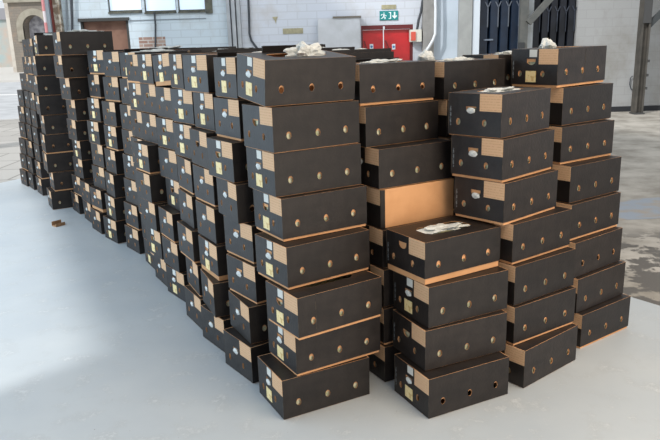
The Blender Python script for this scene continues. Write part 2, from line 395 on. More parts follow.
# left jamb: steel frame, red edge, flaking brick pier
def strip(name, p0, p1, m, y0=.12, y1=.001, z0=-.1, z1=TOP, lean=0.0):
    bm = bmesh.new(); box(bm, X(p0, 30, WY - y0), X(p1, 30, WY - y0), WY - y0, WY - y1, z0, z1); return build(name, bm, m, kind='structure')
strip('trim_6', 47, 51.5, mat('grey_jamb', rgb(128, 138, 146), .6), .3)
strip('trim_7', 50.5, 54.5, mat('oxide_red', rgb(110, 48, 42), .7), .22)
strip('trim_8', 54.5, 62, mat('flaking_brick', rgb(120, 104, 88), .9, c2=rgb(176, 170, 156), scale=7, fac=(.45, .55)), .15)
# pilasters
M_pil = mat('grey_pilaster', rgb(152, 156, 160), .75, c2=rgb(170, 172, 174), scale=3)
strip('trim_9', 227.5, 231, M_pil, .16); strip('trim_10', 232.5, 236, M_pil, .2); strip('trim_11', 237.5, 241, M_pil, .16)
strip('trim_12', 423, 434, mat('grey_brown_pier', rgb(150, 148, 144), .8, c2=rgb(126, 124, 122), scale=3), .18)
strip('trim_13', 459, 472, mat('concrete_pier', rgb(150, 152, 150), .8, c2=rgb(160, 162, 160), scale=4), .16)
strip('trim_14', 472.5, 479.5, mat('white_jamb', rgb(206, 214, 222), .7), .12)
# pipes and cables
def pipe(px_pts, r, m, lab, cat, name, off=.08):
    bm = bmesh.new(); pts = [(at(x, y, WY - off)[0], WY - off, at(x, y, WY - off)[1]) for x, y in px_pts]
    tube(bm, pts, r); o = build(name, bm, m, label=lab, cat=cat); return o
M_dark = mat('dark_pipe', rgb(56, 60, 66), .6); M_wp = mat('white_pipe', rgb(214, 218, 222), .5)
pipe([(66, -20), (67.5, 60)], .022, mat('grey_pipe', rgb(120, 128, 134), .6), 'thin grey vertical pipe on the back wall above the far left stacks', 'pipe', 'wall_pipe')
pipe([(71, -20), (72.8, 60)], .03, M_dark, 'dark vertical pipe on back wall just right of a thin grey pipe', 'pipe', 'wall_pipe')
pipe([(154.3, 12), (155.5, 25), (155.5, 60)], .022, M_dark, 'dark conduit below the high windows, crossing the bare brick patch', 'pipe', 'wall_pipe')
pipe([(247.5, -20), (249, 15), (249.5, 34), (251.5, 41), (257, 48), (262, 56)], .026, M_dark, 'black cable bending right at its foot beside the grey pilasters', 'cable', 'wall_cable', .06)
pipe([(424.5, -12), (421, 12), (418.6, 20), (417, 30)], .03, M_dark, 'black cable running down into the electrical box beside the red door', 'cable', 'wall_cable', .12)
pipe([(434.5, -20), (435.6, 10), (435.2, 34), (433, 40), (429.5, 46), (424, 54)], .032, M_wp, 'white drainpipe kinking left near its foot, right of the electrical box', 'pipe', 'drainpipe', .26)
pipe([(632.5, 76), (630.5, 78), (629.6, 84), (631, 89), (635, 92)], .012, M_dark, 'small looped wire on the grey wall beside the right column', 'cable', 'wall_cable', .05)
# painted-over marks on the wall
def plate(name, px, m, lab, cat, th=.015, kind=None):
    x0, z0 = at(px[0], px[3], WY); x1, z1 = at(px[2], px[1], WY)
    bm = bmesh.new(); box(bm, x0, x1, WY - th, WY - .001, z0, z1)
    bmesh.ops.bevel(bm, geom=list(bm.edges), offset=min(th * .3, .004), segments=1)
    return build(name, bm, m, label=lab, cat=cat, kind=kind)
M_tape = mat('old_parcel_tape', rgb(150, 144, 116), .6, c2=rgb(170, 162, 130), scale=12)
plate('wall_plaque', (283, 28, 303, 34), M_tape, 'worn olive rectangular plaque low on the white brick wall', 'plaque')
plate('wall_plaque', (338, 17.4, 352, 19.6), M_tape, 'narrow olive strip on white wall left of the red door', 'plaque')
plate('wall_plaque', (381.5, 4.6, 396, 9.3), M_tape, 'olive plaque directly above the green exit sign', 'plaque')
bm = bmesh.new(); a = [at(272, 17, WY), at(278, 16.6, WY), at(276.5, 20, WY), at(276, 24, WY), at(275, 21, WY)]
prism(bm, a, WY - .012, WY - .001); build('wall_patch', bm, M_tape, label='small olive triangular scrap stuck on the white brick wall', cat='wall patch')
for (px, py) in ((600, 72), (613, 72), (601, 71), (586, 20), (640, 96)):
    pass
# low white enclosure left of the red door
x0, x1 = X(318, 30, WY - .5), X(360, 30, WY - .5); zt = Z(18, 345, WY - .5)
r = empty('low_enclosure', ((x0 + x1) / 2, WY - .25, 0), label='low white block enclosure against wall, left of the red door', cat='enclosure')
bm = bmesh.new(); hw = (x1 - x0) / 2; box(bm, -hw, hw, -.25, .24, 0, zt); build('wall', bm, mat('enclosure_paint', rgb(200, 202, 206), .8, c2=rgb(188, 190, 192), scale=3), r)
bm = bmesh.new(); box(bm, -hw + .35, hw + .03, -.28, .24, zt, zt + .04); build('capping', bm, mat('dark_timber_cap', rgb(112, 106, 96), .8), r)

# red double door
M_red = mat('red_gloss_paint', rgb(196, 24, 34), .35, c2=rgb(170, 18, 28), scale=2)
dw = dx1 - dx0; door = empty('door_1', ((dx0 + dx1) / 2, WY, 0), kind='structure')
mid = X(383.8, 38) - (dx0 + dx1) / 2
M_blackish = mat('dark_gap', rgb(60, 16, 18), .7)
bm = bmesh.new(); box(bm, -dw / 2, dw / 2, .0, .14, dz - .1, dz); box(bm, -dw / 2, -dw / 2 + .04, .02, .14, 0, dz - .1); box(bm, dw / 2 - .06, dw / 2, .02, .14, 0, dz - .1)
build('door_frame', bm, mat('dark_red_frame', rgb(96, 26, 30), .5), door)
for a, b in ((-dw / 2 + .045, mid - .012), (mid + .012, dw / 2 - .065)):
    bm = bmesh.new(); box(bm, a, b, .08, .13, .02, dz - .105)
    bmesh.ops.bevel(bm, geom=list(bm.edges), offset=.004, segments=1)
    lf = build('door_leaf', bm, M_red, door)
    bm = bmesh.new(); s = 1
    if a < 0: bar(bm, (a + .03, .07, dz - .35), (b - .18, .07, .9), .035, .012)
    else: bar(bm, (b - .03, .07, dz - .2), (a + .12, .07, .9), .03, .012)
    build('door_brace', bm, mat('darker_red_brace', rgb(120, 18, 24), .4), lf)
for p in ((370, 44, 373.5, 49.5), (392.3, 44, 395.6, 49.5)):
    x0_, z0_ = at(p[0], p[3], WY); x1_, z1_ = at(p[2], p[1], WY); cx = (dx0 + dx1) / 2
    bm = bmesh.new(); box(bm, x0_ - cx, x1_ - cx, .07, .079, z0_, z1_); pl = build('door_notice', bm, mat('notice_white', rgb(220, 226, 232), .5), door)
    bm = bmesh.new(); mx, mz = (x0_ + x1_) / 2 - cx, (z0_ + z1_) / 2
    bmesh.ops.create_cone(bm, cap_ends=True, segments=20, radius1=.028, radius2=.028, depth=.004, matrix=Matrix.Translation((mx, .067, mz)) @ Matrix.Rotation(PI / 2, 4, 'X')); build('notice_symbol', bm, mat('notice_blue', rgb(60, 120, 170), .5), pl)
# door closer knob above the door
bm = bmesh.new(); box(bm, -.02 + mid, .02 + mid, -.05, 0.0, dz - .1, dz - .03); build('door_closer', bm, M_wp, door)

# exit sign: running figure panel and arrow panel, green, above the door
sx0, sz0 = at(379.6, 20.4, WY); sx1, sz1 = at(398, 10.6, WY)
sign = empty('exit_sign', ((sx0 + sx1) / 2, WY, sz0), label='green emergency exit sign with white running figure and down arrow above red door', cat='sign')
SW, SH = sx1 - sx0, sz1 - sz0
bm = bmesh.new(); box(bm, -SW / 2, -SW / 2 + SW * .45, -.02, -.001, 0, SH); box(bm, -SW / 2 + SW * .46, SW / 2, -.02, -.001, 0, SH)
build('sign_board', bm, mat('exit_green', rgb(0, 128, 128), .4), sign)
M_sw = mat('sign_white', rgb(226, 240, 240), .5)
def poly_sign(name, polys):
    bm = bmesh.new()
    for p in polys: prism(bm, [(x * SW - SW / 2, z * SH) for x, z in p], -.024, -.02)
    return build(name, bm, M_sw, sign)
poly_sign('figure_symbol', [
    [(.20, .78), (.235, .84), (.27, .78), (.235, .70)],
    [(.15, .62), (.27, .68), (.30, .55), (.24, .40), (.18, .40), (.20, .56)],
    [(.06, .52), (.10, .66), (.19, .66), (.19, .60), (.12, .58), (.09, .48)],
    [(.27, .62), (.33, .52), (.38, .52), (.38, .46), (.31, .45), (.26, .55)],
    [(.18, .42), (.24, .40), (.20, .24), (.09, .16), (.06, .22), (.15, .28)],
    [(.20, .42), (.26, .42), (.33, .28), (.31, .12), (.26, .12), (.27, .27)]])
poly_sign('doorway_symbol', [[(.49, .14), (.62, .14), (.62, .86), (.49, .86), (.49, .78), (.57, .78), (.57, .22), (.49, .22)]])
poly_sign('arrow_symbol', [[(.77, .86), (.85, .86), (.85, .45), (.93, .52), (.93, .38), (.81, .14), (.69, .38), (.69, .52), (.77, .45)]])
# electrical box
ex0, ez0 = at(409, 42, WY); ex1, ez1 = at(420.5, 29.5, WY)
eb = empty('electrical_box', ((ex0 + ex1) / 2, WY, ez0), label='cream electrical box with red switch cover, right of the red door', cat='electrical box')
EW, EH = ex1 - ex0, ez1 - ez0
bm = bmesh.new(); box(bm, -EW / 2, EW / 2, -.2, -.001, 0, EH); bmesh.ops.bevel(bm, geom=list(bm.edges), offset=.012, segments=2); build('housing', bm, mat('cream_housing', rgb(206, 204, 192), .5), eb)
bm = bmesh.new(); box(bm, -EW / 2 + .02, -EW / 2 + .13, -.23, -.2, .03, EH - .05); bmesh.ops.bevel(bm, geom=list(bm.edges), offset=.01, segments=2); build('switch_cover', bm, mat('switch_red', rgb(204, 84, 66), .5), eb)

# navy shutters: two tall folding doors with vertical folds
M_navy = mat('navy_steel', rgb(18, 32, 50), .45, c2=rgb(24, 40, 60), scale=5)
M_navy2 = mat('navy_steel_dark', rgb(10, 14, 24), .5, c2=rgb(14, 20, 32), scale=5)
def shutter(name, p0, p1, n, m):
    r = empty(name, ((X(p0) + X(p1)) / 2, WY, 0), kind='structure'); w = (X(p1) - X(p0)) / 2
    pw = 2 * w / n
    for i in range(n):
        bm = bmesh.new(); a = -w + i * pw
        prism(bm, [(a, 0.0), (a + .001, 0.0)], 0, 1) if False else None
        vs = []
        pts = [(a, .20), (a + pw * .12, .08), (a + pw * .82, .08), (a + pw, .20)]
        for (x, y), (x2, y2) in zip(pts, pts[1:]):
            q = [bm.verts.new(c) for c in ((x, y, 0), (x2, y2, 0), (x2, y2, 4.6), (x, y, 4.6), (x, y + .03, 0), (x2, y2 + .03, 0), (x2, y2 + .03, 4.6), (x, y + .03, 4.6))]
            for f in ((0, 1, 2, 3), (5, 4, 7, 6), (0, 4, 5, 1), (3, 2, 6, 7), (1, 5, 6, 2), (4, 0, 3, 7)): bm.faces.new([q[k] for k in f])
        lf = build('door_leaf', bm, m, r)
        # fork-shaped hinge strap high on the fold
        bm = bmesh.new(); zf = Z(7 if p0 < 500 else 12, (p0 + p1) / 2)
        hx = a + pw * .82
        bar(bm, (hx, .07, zf - .45), (hx, .07, zf), .022, .02); bar(bm, (hx, .07, zf), (hx - .07, .07, zf + .13), .022, .02); bar(bm, (hx, .07, zf), (hx + .06, .07, zf + .13), .022, .02)
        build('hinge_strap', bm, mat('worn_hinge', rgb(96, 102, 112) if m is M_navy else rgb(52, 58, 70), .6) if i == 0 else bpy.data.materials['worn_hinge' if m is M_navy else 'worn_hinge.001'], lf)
    return r
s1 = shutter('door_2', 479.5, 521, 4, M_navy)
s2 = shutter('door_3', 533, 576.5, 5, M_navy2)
bm = bmesh.new(); cx = (X(479.5) + X(521)) / 2; box(bm, X(484.5) - cx, X(494) - cx, .05, .08, Z(40.5, 490), Z(39, 490)); build('door_handle', bm, mat('steel_bar', rgb(110, 120, 134), .5), s1)
# posts between shutters and diagonal braces
def post(name, p0, p1, m, Y0, d, lab, top=-30, bot=None):
    bm = bmesh.new(); xa, xb = at(p0, 30, Y0)[0], at(p1, 30, Y0)[0]
    box(bm, xa, xb, Y0, Y0 + d, 0, TOP); return build(name, bm, m, label=lab, cat='column')
M_steel = mat('dull_grey_steel', rgb(86, 88, 86), .6, c2=rgb(100, 100, 96), scale=5)
M_pale = mat('pale_post', rgb(190, 196, 200), .6, c2=rgb(170, 174, 174), scale=4)
col1 = empty('steel_column', (X(524), WY - .35, 0), label='grey steel column with diagonal brace between two navy shutters', cat='column')
c0 = X(524)
bm = bmesh.new(); box(bm, X(520, 30, WY - .35) - c0, X(528, 30, WY - .35) - c0, 0, .12, 0, TOP); build('shaft', bm, M_steel, col1)
bm = bmesh.new(); box(bm, X(528.4, 30, WY - .2) - c0, X(533.4, 30, WY - .2) - c0, .18, .3, 0, TOP); build('post', bm, M_pale, col1)
bm = bmesh.new(); a = at(528, 23, WY - .4); b = at(556, -8, WY - .4); bar(bm, (a[0] - c0, -.07, a[1]), (b[0] - c0, -.07, b[1]), .14, .1); build('brace', bm, M_steel, col1)
bm = bmesh.new(); a = at(521.5, 45.5, WY - .36); box(bm, a[0] - c0 - .07, a[0] - c0 + .07, -.03, 0.0, a[1] - .07, a[1] + .07); build('bracket', bm, mat('dark_bracket', rgb(52, 54, 56), .6), col1)
# right column
CY = 15.9
xb_, _ = at(638, 100, CY)
col2 = empty('steel_column', (xb_, CY, 0), label='weathered grey steel column with diagonal brace at right edge', cat='column')
bm = bmesh.new(); box(bm, -.10, -.06, -.1, .12, 0, TOP); box(bm, .06, .10, -.1, .12, 0, TOP); box(bm, -.06, .06, -.02, .02, 0, TOP); build('shaft', bm, mat('column_steel', rgb(84, 80, 74), .7, c2=rgb(64, 62, 58), scale=4), col2)
bm = bmesh.new(); box(bm, -.12, .12, -.14, .14, 0, .03); box(bm, -.09, .09, -.12, -.1, 2.05, TOP); build('splice_plate', bm, mat('dark_plate', rgb(70, 70, 70), .7), col2)
bm = bmesh.new(); a = at(648, 26, CY); b = at(664, 10, CY); bar(bm, (a[0] - xb_, 0, a[1]), (b[0] - xb_ + .25, 0, b[1] + .25), .12, .1); build('brace', bm, mat('brace_dark', rgb(64, 68, 70), .6), col2)
for (px, py) in ((637.5, 75), (635.5, 61), (637, 88)):
    a = at(px + 6, py, CY); bm = bmesh.new(); box(bm, .1, .14, -.12, -.06, a[1] - .03, a[1] + .03); build('bracket', bm, bpy.data.materials['dark_plate'], col2)

# red and white striped pole at the left jamb
pxx, _ = at(45.2, 20, WY - .45)
pole = empty('striped_pole', (pxx, WY - .45, 0), label='thin red and white striped pole at the left jamb of the opening', cat='pole')
bm = bmesh.new(); tube(bm, [(0, 0, -.02), (0, 0, 4.5)], .032, 12); build('shaft', bm, mat('pole_white', rgb(214, 204, 206), .5), pole)
M_pr = mat('pole_red', rgb(204, 134, 134), .5)
for i in range(9):
    bm = bmesh.new(); tube(bm, [(0, 0, .2 + i * .5), (0, 0, .45 + i * .5)], .0335, 12); build('red_band', bm, M_pr, pole)
# ================================================================== CARTONS
BL, BW, PITCHZ = .503, .32, .22          # length, end width, stacking height
# corner of every carton between its end and its long side: x, y, heading in degrees, from the floor up
STACK_PITCH = {'S2': 0.221, 'S3': 0.2225, 'S4': 0.223, 'S5': 0.2215, 'S6': 0.223, 'S7': 0.2225, 'M': 0.2245, 'S8': 0.2255, 'S9': 0.2275, 'T1': 0.2225, 'T2': 0.222, 'C': 0.2225, 'D': 0.22, 'B': 0.2145, 'F': 0.2135, 'G': 0.216}
STACKS = {
    'front_corner': [(-0.26, 3.005, 27.7), (-0.187, 3.04, 30.0), (-0.166, 2.985, 33.0), (-0.214, 3.093, 34.0), (-0.234, 3.184, 31.2), (-0.261, 3.206, 31.0), (-0.258, 3.192, 32.8), (-0.29, 3.204, 30.8)],
    'E': [(0.462, 2.976, 26.1), (0.455, 3.058, 24.6), (0.473, 3.079, 27.0), (0.457, 3.107, 30.9)],
    'S2': [(-0.456, 3.39, 36.0), (-0.458, 3.426, 28.0), (-0.416, 3.461, 36.5), (-0.423, 3.497, 36.5), (-0.499, 3.533, 28.0), (-0.511, 3.569, 34.5), (-0.466, 3.604, 33.5), (-0.475, 3.639, 30.0)],
    'S3': [(-0.661, 3.776, 35.5), (-0.715, 3.812, 23.5), (-0.684, 3.848, 30.0), (-0.688, 3.884, 30.5), (-0.687, 3.919, 32.0), (-0.713, 3.955, 29.0), (-0.666, 3.989, 31.5), (-0.692, 4.026, 37.0)],
    'S4': [(-0.864, 4.13, 30.5), (-0.873, 4.166, 25.5), (-0.899, 4.202, 29.0), (-0.888, 4.237, 27.5), (-0.886, 4.273, 28.0), (-0.869, 4.309, 34.0), (-0.855, 4.344, 37.5), (-0.91, 4.38, 27.0)],
    'S5': [(-1.08, 4.643, 36.5), (-1.115, 4.672, 33.0), (-1.138, 4.7, 31.0), (-1.071, 4.729, 31.0), (-1.084, 4.757, 36.0), (-1.092, 4.786, 35.5), (-1.098, 4.813, 32.5), (-1.093, 4.835, 35.0)],
    'S6': [(-1.287, 4.973, 30.5), (-1.315, 4.995, 34.5), (-1.342, 5.016, 34.0), (-1.365, 5.038, 34.0), (-1.363, 5.057, 34.5), (-1.287, 5.081, 33.5), (-1.276, 5.109, 34.5), (-1.286, 5.119, 33.5)],
    'S7': [(-1.484, 5.397, 29.5), (-1.463, 5.397, 34.0), (-1.476, 5.397, 34.0), (-1.479, 5.397, 34.0), (-1.49, 5.397, 32.5), (-1.477, 5.399, 31.5), (-1.462, 5.398, 32.5), (-1.461, 5.4, 33.0)],
    'M': [(-1.748, 5.88, 37.0), (-1.735, 5.88, 36.5), (-1.712, 5.88, 36.5), (-1.693, 5.88, 37.5), (-1.688, 5.88, 35.5), (-1.679, 5.88, 36.0), (-1.656, 5.88, 36.0), (-1.614, 5.88, 40.0)],
    'S8': [(-2.058, 6.242, 38.5), (-2.048, 6.242, 33.0), (-2.032, 6.242, 31.5), (-1.993, 6.242, 34.5), (-1.959, 6.242, 37.0), (-1.944, 6.242, 38.5), (-1.892, 6.242, 41.5), (-1.86, 6.241, 43.0)],
    'S9': [(-2.329, 6.604, 35.0), (-2.293, 6.604, 38.0), (-2.236, 6.604, 39.0), (-2.226, 6.604, 38.0), (-2.24, 6.604, 37.5), (-2.208, 6.604, 38.0), (-2.182, 6.604, 37.0), (-2.102, 6.578, 46.0)],
    'S10': [(-2.57, 7.041, 33.5), (-2.562, 7.041, 36.0)],
    'T1': [(-2.866, 7.492, 33.5), (-2.782, 7.395, 35.5), (-2.699, 7.298, 37.0), (-2.66, 7.201, 34.5), (-2.646, 7.104, 35.5), (-2.589, 7.006, 36.0), (-2.581, 6.909, 37.5), (-2.593, 6.812, 34.5), (-2.554, 6.74, 33.0)],
    'T2': [(-3.279, 7.756, 30.0), (-3.226, 7.756, 30.0), (-3.273, 7.756, 30.0), (-3.266, 7.756, 30.0), (-3.242, 7.756, 30.0), (-3.268, 7.756, 30.0), (-3.261, 7.756, 30.0), (-3.247, 7.756, 30.0), (-3.199, 7.756, 30.0)],
    'T3': [(-3.728, 8.569, 34.0), (-3.711, 8.569, 34.0), (-3.693, 8.569, 34.0), (-3.689, 8.569, 33.5), (-3.671, 8.569, 34.0), (-3.665, 8.569, 33.5), (-3.647, 8.569, 34.0), (-3.641, 8.569, 33.5), (-3.598, 8.569, 33.0)],
    'T4': [(-4.003, 8.959, 34.5), (-3.983, 8.956, 34.5), (-3.954, 8.959, 36.5), (-3.934, 8.955, 34.0), (-3.916, 8.955, 34.0), (-3.899, 8.955, 34.0), (-3.864, 8.948, 34.0), (-3.864, 8.975, 34.0), (-3.832, 8.975, 34.0)],
    'T5': [(-4.205, 9.214, 37.5), (-4.176, 9.218, 37.0), (-4.156, 9.214, 37.0), (-4.127, 9.218, 37.0), (-4.109, 9.218, 37.0), (-4.09, 9.218, 36.0), (-4.035, 9.225, 34.5)],
    'B': [(0.278, 3.36, 29.0), (0.276, 3.38, 30.0), (0.279, 3.4, 30.0), (0.277, 3.42, 30.0), (0.27, 3.45, 30.0), (0.262, 3.45, 30.0), (0.2, 3.5, 33.0), (0.174, 3.55, 31.0)],
    'F': [(0.734, 3.73, 31.0), (0.728, 3.75, 31.0), (0.72, 3.76, 31.0), (0.714, 3.78, 31.0), (0.708, 3.8, 31.0), (0.687, 3.8, 32.0), (0.681, 3.829, 32.0), (0.662, 3.83, 35.0)],
    'G': [(1.168, 4.03, 31.0), (1.158, 4.05, 31.0), (1.145, 4.06, 31.0), (1.135, 4.08, 31.0), (1.126, 4.1, 31.0), (1.102, 4.116, 31.0), (1.08, 4.158, 31.0), (1.049, 4.176, 31.0)],
    'C': [(1.012, 3.25, 38.6), (0.965, 3.309, 33.0), (0.963, 3.326, 34.0), (0.95, 3.35, 36.0), (0.892, 3.33, 41.0), (0.879, 3.34, 43.0), (0.87, 3.36, 45.0)],
    'D': [(1.482, 3.7, 34.8), (1.45, 3.72, 36.0), (1.424, 3.73, 36.9), (1.404, 3.77, 36.0), (1.395, 3.8, 35.0), (1.351, 3.859, 34.0), (1.362, 3.907, 36.0), (1.318, 3.896, 38.0)],
    'S2_r2': [(-0.004, 3.757, 35.0), (-0.002, 3.757, 33.9), (0.003, 3.775, 35.1), (0.017, 3.792, 32.6), (-0.015, 3.809, 34.5), (-0.045, 3.832, 33.3), (0.0, 3.851, 30.8), (0.002, 3.885, 34.9)],
    'S3_r2': [(-0.222, 4.12, 29.6), (-0.234, 4.134, 29.6), (-0.213, 4.154, 31.3), (-0.234, 4.173, 29.3), (-0.222, 4.187, 31.2), (-0.24, 4.21, 31.8), (-0.211, 4.229, 32.4), (-0.223, 4.237, 31.1)],
    'S4_r2': [(-0.401, 4.471, 30.1), (-0.405, 4.472, 29.2), (-0.429, 4.508, 29.9), (-0.408, 4.513, 29.6), (-0.417, 4.529, 31.7), (-0.398, 4.56, 30.2), (-0.404, 4.574, 30.3), (-0.422, 4.596, 28.7)],
    'S5_r2': [(-0.637, 4.983, 33.9), (-0.666, 5.011, 34.0), (-0.662, 5.011, 33.2), (-0.631, 5.037, 32.0), (-0.633, 5.05, 34.1), (-0.643, 5.072, 35.2), (-0.648, 5.077, 34.6), (-0.647, 5.089, 35.5)],
    'S6_r2': [(-0.854, 5.313, 33.5), (-0.871, 5.319, 33.3), (-0.869, 5.343, 33.3), (-0.9, 5.348, 34.2), (-0.882, 5.349, 34.4), (-0.854, 5.362, 31.6), (-0.836, 5.372, 34.8), (-0.848, 5.401, 35.7)],
    'S7_r2': [(-1.018, 5.694, 32.5), (-1.002, 5.677, 34.8), (-1.019, 5.677, 30.4), (-1.021, 5.692, 33.3), (-1.032, 5.699, 32.4), (-1.032, 5.679, 33.7), (-1.018, 5.686, 33.2), (-1.016, 5.699, 33.9)],
    'M_r2': [(-1.286, 6.196, 37.9), (-1.275, 6.216, 36.5), (-1.278, 6.21, 34.9), (-1.27, 6.212, 38.4), (-1.253, 6.2, 38.2), (-1.256, 6.212, 36.6), (-1.246, 6.215, 36.1), (-1.209, 6.211, 38.8)],
    'S8_r2': [(-1.595, 6.57, 35.3), (-1.571, 6.572, 38.8), (-1.581, 6.562, 39.3), (-1.559, 6.564, 36.4), (-1.539, 6.557, 35.4), (-1.518, 6.567, 37.4), (-1.5, 6.579, 37.8), (-1.473, 6.569, 38.3)],
    'S9_r2': [(-1.865, 6.939, 40.4), (-1.843, 6.95, 39.7), (-1.819, 6.935, 40.2), (-1.797, 6.937, 36.5), (-1.818, 6.932, 38.1), (-1.803, 6.943, 38.4), (-1.783, 6.952, 37.2), (-1.74, 6.934, 38.0)],
}


def panel(w, h, holes, t):
    """upright card panel (x along width, z up, front face at y=0, thickness towards +y) with real holes"""
    cu = bpy.data.curves.new('p', 'CURVE'); cu.dimensions = '2D'; cu.fill_mode = 'BOTH'; cu.extrude = t / 2
    for pts in [[(0, 0), (w, 0), (w, h), (0, h)]] + holes:
        s = cu.splines.new('POLY'); s.points.add(len(pts) - 1)
        for p, q in zip(s.points, pts): p.co = (q[0], q[1], 0, 1)
        s.use_cyclic_u = True
    o = bpy.data.objects.new('p', cu); col.objects.link(o)
    dg = bpy.context.evaluated_depsgraph_get()
    me = bpy.data.meshes.new_from_object(o.evaluated_get(dg))
    bpy.data.objects.remove(o); bpy.data.curves.remove(cu)
    bm = bmesh.new(); bm.from_mesh(me); bpy.data.meshes.remove(me)
    bmesh.ops.remove_doubles(bm, verts=bm.verts, dist=1e-6)
    M = Matrix.Translation((0, t / 2, 0)) @ Matrix.Rotation(PI / 2, 4, 'X')
    bmesh.ops.transform(bm, matrix=M, verts=bm.verts)
    bm.normal_update()
    for f in bm.faces:                      # cut edges of the card show kraft, except the outer upright ones
        if abs(f.normal.y) < .5:
            c = f.calc_center_median()
            f.material_index = 2 if ((c.x < 1e-4 or c.x > w - 1e-4) and abs(f.normal.x) > .5) else 1
    return bm
def oval(cx, cz, rx, rz, n=14): return [(cx + rx * math.cos(2 * PI * i / n), cz + rz * math.sin(2 * PI * i / n)) for i in range(n)]
def dhole(cx, cz, rx, rz):
    return [(cx - rx, cz + rz * .6), (cx - rx, cz + rz * .2)] + [(cx + rx * math.cos(a), cz + rz * .1 + rz * 1.1 * math.sin(a)) for a in [PI + PI * i / 10 for i in range(11)]][1:-1] + [(cx + rx, cz + rz * .2), (cx + rx, cz + rz * .6)]
def merge(dst, src, M):
    me = bpy.data.meshes.new('t'); bmesh.ops.transform(src, matrix=M, verts=src.verts); src.to_mesh(me); src.free(); dst.from_mesh(me); bpy.data.meshes.remove(me)
def shell_mesh(name, L, W, z0, z1, t, mats, longs, ends, hand, top, inset=0.0, bulge=0.0):
    """box of card panels. local frame: x along the length, y along the end width, corner at 0,0"""
    h = z1 - z0; bm = bmesh.new(); i = inset
    lh = [oval(fx * L, fz, .0135, .019) for fx, fz in longs]
    merge(bm, panel(L - 2 * i, h, [[(x - i, z) for x, z in hh] for hh in lh], t), Matrix.Translation((i, i, z0)))
    merge(bm, panel(L - 2 * i, h, [[(x - i, z) for x, z in hh] for hh in lh], t), Matrix.Translation((L - i, W - i, z0)) @ Matrix.Rotation(PI, 4, 'Z'))
    eh = [oval(u * W - i, z, .0125, .018) for u, z in ends] + ([dhole(hand[0] * W - i, hand[1], .030, .022)] if hand else [])
    # end at x=0 seen from outside runs from y=W (left) to y=0 (right)
    merge(bm, panel(W - 2 * i - 2 * t, h, [[(x - t, z) for x, z in e] for e in eh], t), Matrix.Translation((i, W - i - t, z0)) @ Matrix.Rotation(-PI / 2, 4, 'Z'))
    merge(bm, panel(W - 2 * i - 2 * t, h, [[(x - t, z) for x, z in e] for e in eh], t), Matrix.Translation((L - i, i + t, z0)) @ Matrix.Rotation(PI / 2, 4, 'Z'))
    if top:
        hx, hy = top
        p = panel(L - 2 * i - 2 * t, W - 2 * i - 2 * t, [[(L / 2 - i + sx * hx + cx, W / 2 - i + sy * hy + cy) for sx, sy, cx, cy in ((-1, -1, .03, 0), (1, -1, -.03, 0), (1, -1, 0, .03), (1, 1, 0, -.03), (1, 1, -.03, 0), (-1, 1, .03, 0), (-1, 1, 0, -.03), (-1, -1, 0, .03))]], t)
        merge(bm, p, Matrix.Translation((i + t, i + t, z1)) @ Matrix.Rotation(-PI / 2, 4, 'X'))
    if bulge:
        pass
    me = bpy.data.meshes.new(name); bmesh.ops.recalc_face_normals(bm, faces=bm.faces); bm.to_mesh(me); bm.free()
    for m in mats: me.materials.append(m)
    return me
LONG = [(.17, .078), (.50, .078), (.83, .078)]
ENDS = [(.20, .070), (.69, .070)]
HAND = (.44, .135)
LIDS = {}
for key, lip in (('low', .004), ('mid', .014), ('high', .032)):
    LIDS[key] = shell_mesh('lid', BL, BW, lip, .2175, .003, [M_black, M_kraft, M_edge], [(a, b - lip * .5) for a, b in LONG], [(a, b - lip * .5) for a, b in ENDS], (HAND[0], HAND[1]), (.15, .07))
TRAY = shell_mesh('tray', BL, BW, .0005, .205, .004, [M_kraft, M_kraft, M_kraft], [(a + .003, b - .007) for a, b in LONG], [(a + .005, b - .005) for a, b in ENDS], (HAND[0] + .01, HAND[1] - .004), None, inset=.005)
PLAIN = shell_mesh('tray', BL, BW, .0005, .2175, .004, [M_kraft, M_kraft, M_kraft], [], [], None, None, inset=.003)
for me_ in (TRAY, PLAIN):
    bm = bmesh.new(); bm.from_mesh(me_); box(bm, .009, BL - .009, .009, BW - .009, .001, .004); bm.to_mesh(me_); bm.free()
def slab_mesh(name, x0, x1, y0, y1, z0, z1, m):
    bm = bmesh.new(); box(bm, x0, x1, y0, y1, z0, z1); me = bpy.data.meshes.new(name); bmesh.ops.recalc_face_normals(bm, faces=bm.faces); bm.to_mesh(me); bm.free(); me.materials.append(m); return me
def on_end(name, u0, u1, z0, z1, m, th=.0008):   # u from the left of the end face as seen
    return slab_mesh(name, -th, -.00005, BW * (1 - u1), BW * (1 - u0), z0, z1, m)
PATCH = on_end('tan_panel', .60, .995, .131, .217, M_patch)
YEL = on_end('yellow_sticker', .33, .55, .028, .093, M_yellow, .0012)
WHI = on_end('white_sticker', .40, .56, .172, .214, M_white, .0012)
def print_mat():
    m = mat('faint_side_print', (0.025, 0.025, 0.027, 1), .5)
    N, Lk = m.node_tree.nodes, m.node_tree.links; tc = N['Texture Coordinate']
    n = N.new('ShaderNodeTexNoise'); n.inputs['Scale'].default_value = 170; n.inputs['Detail'].default_value = 0; Lk.new(tc.outputs['Object'], n.inputs['Vector'])
    g = N.new('ShaderNodeMath'); g.operation = 'GREATER_THAN'; g.inputs[1].default_value = .5; Lk.new(n.outputs['Fac'], g.inputs[0])
    x = N.new('ShaderNodeMix'); x.data_type = 'RGBA'; x.inputs[6].default_value = (.025, .025, .027, 1); x.inputs[7].default_value = rgb(120, 126, 130); Lk.new(g.outputs[0], x.inputs[0])
    Lk.new(x.outputs[2], N['Principled BSDF'].inputs['Base Color']); return m
PRINT = on_end('side_print', .035, .06, .05, .15, print_mat())
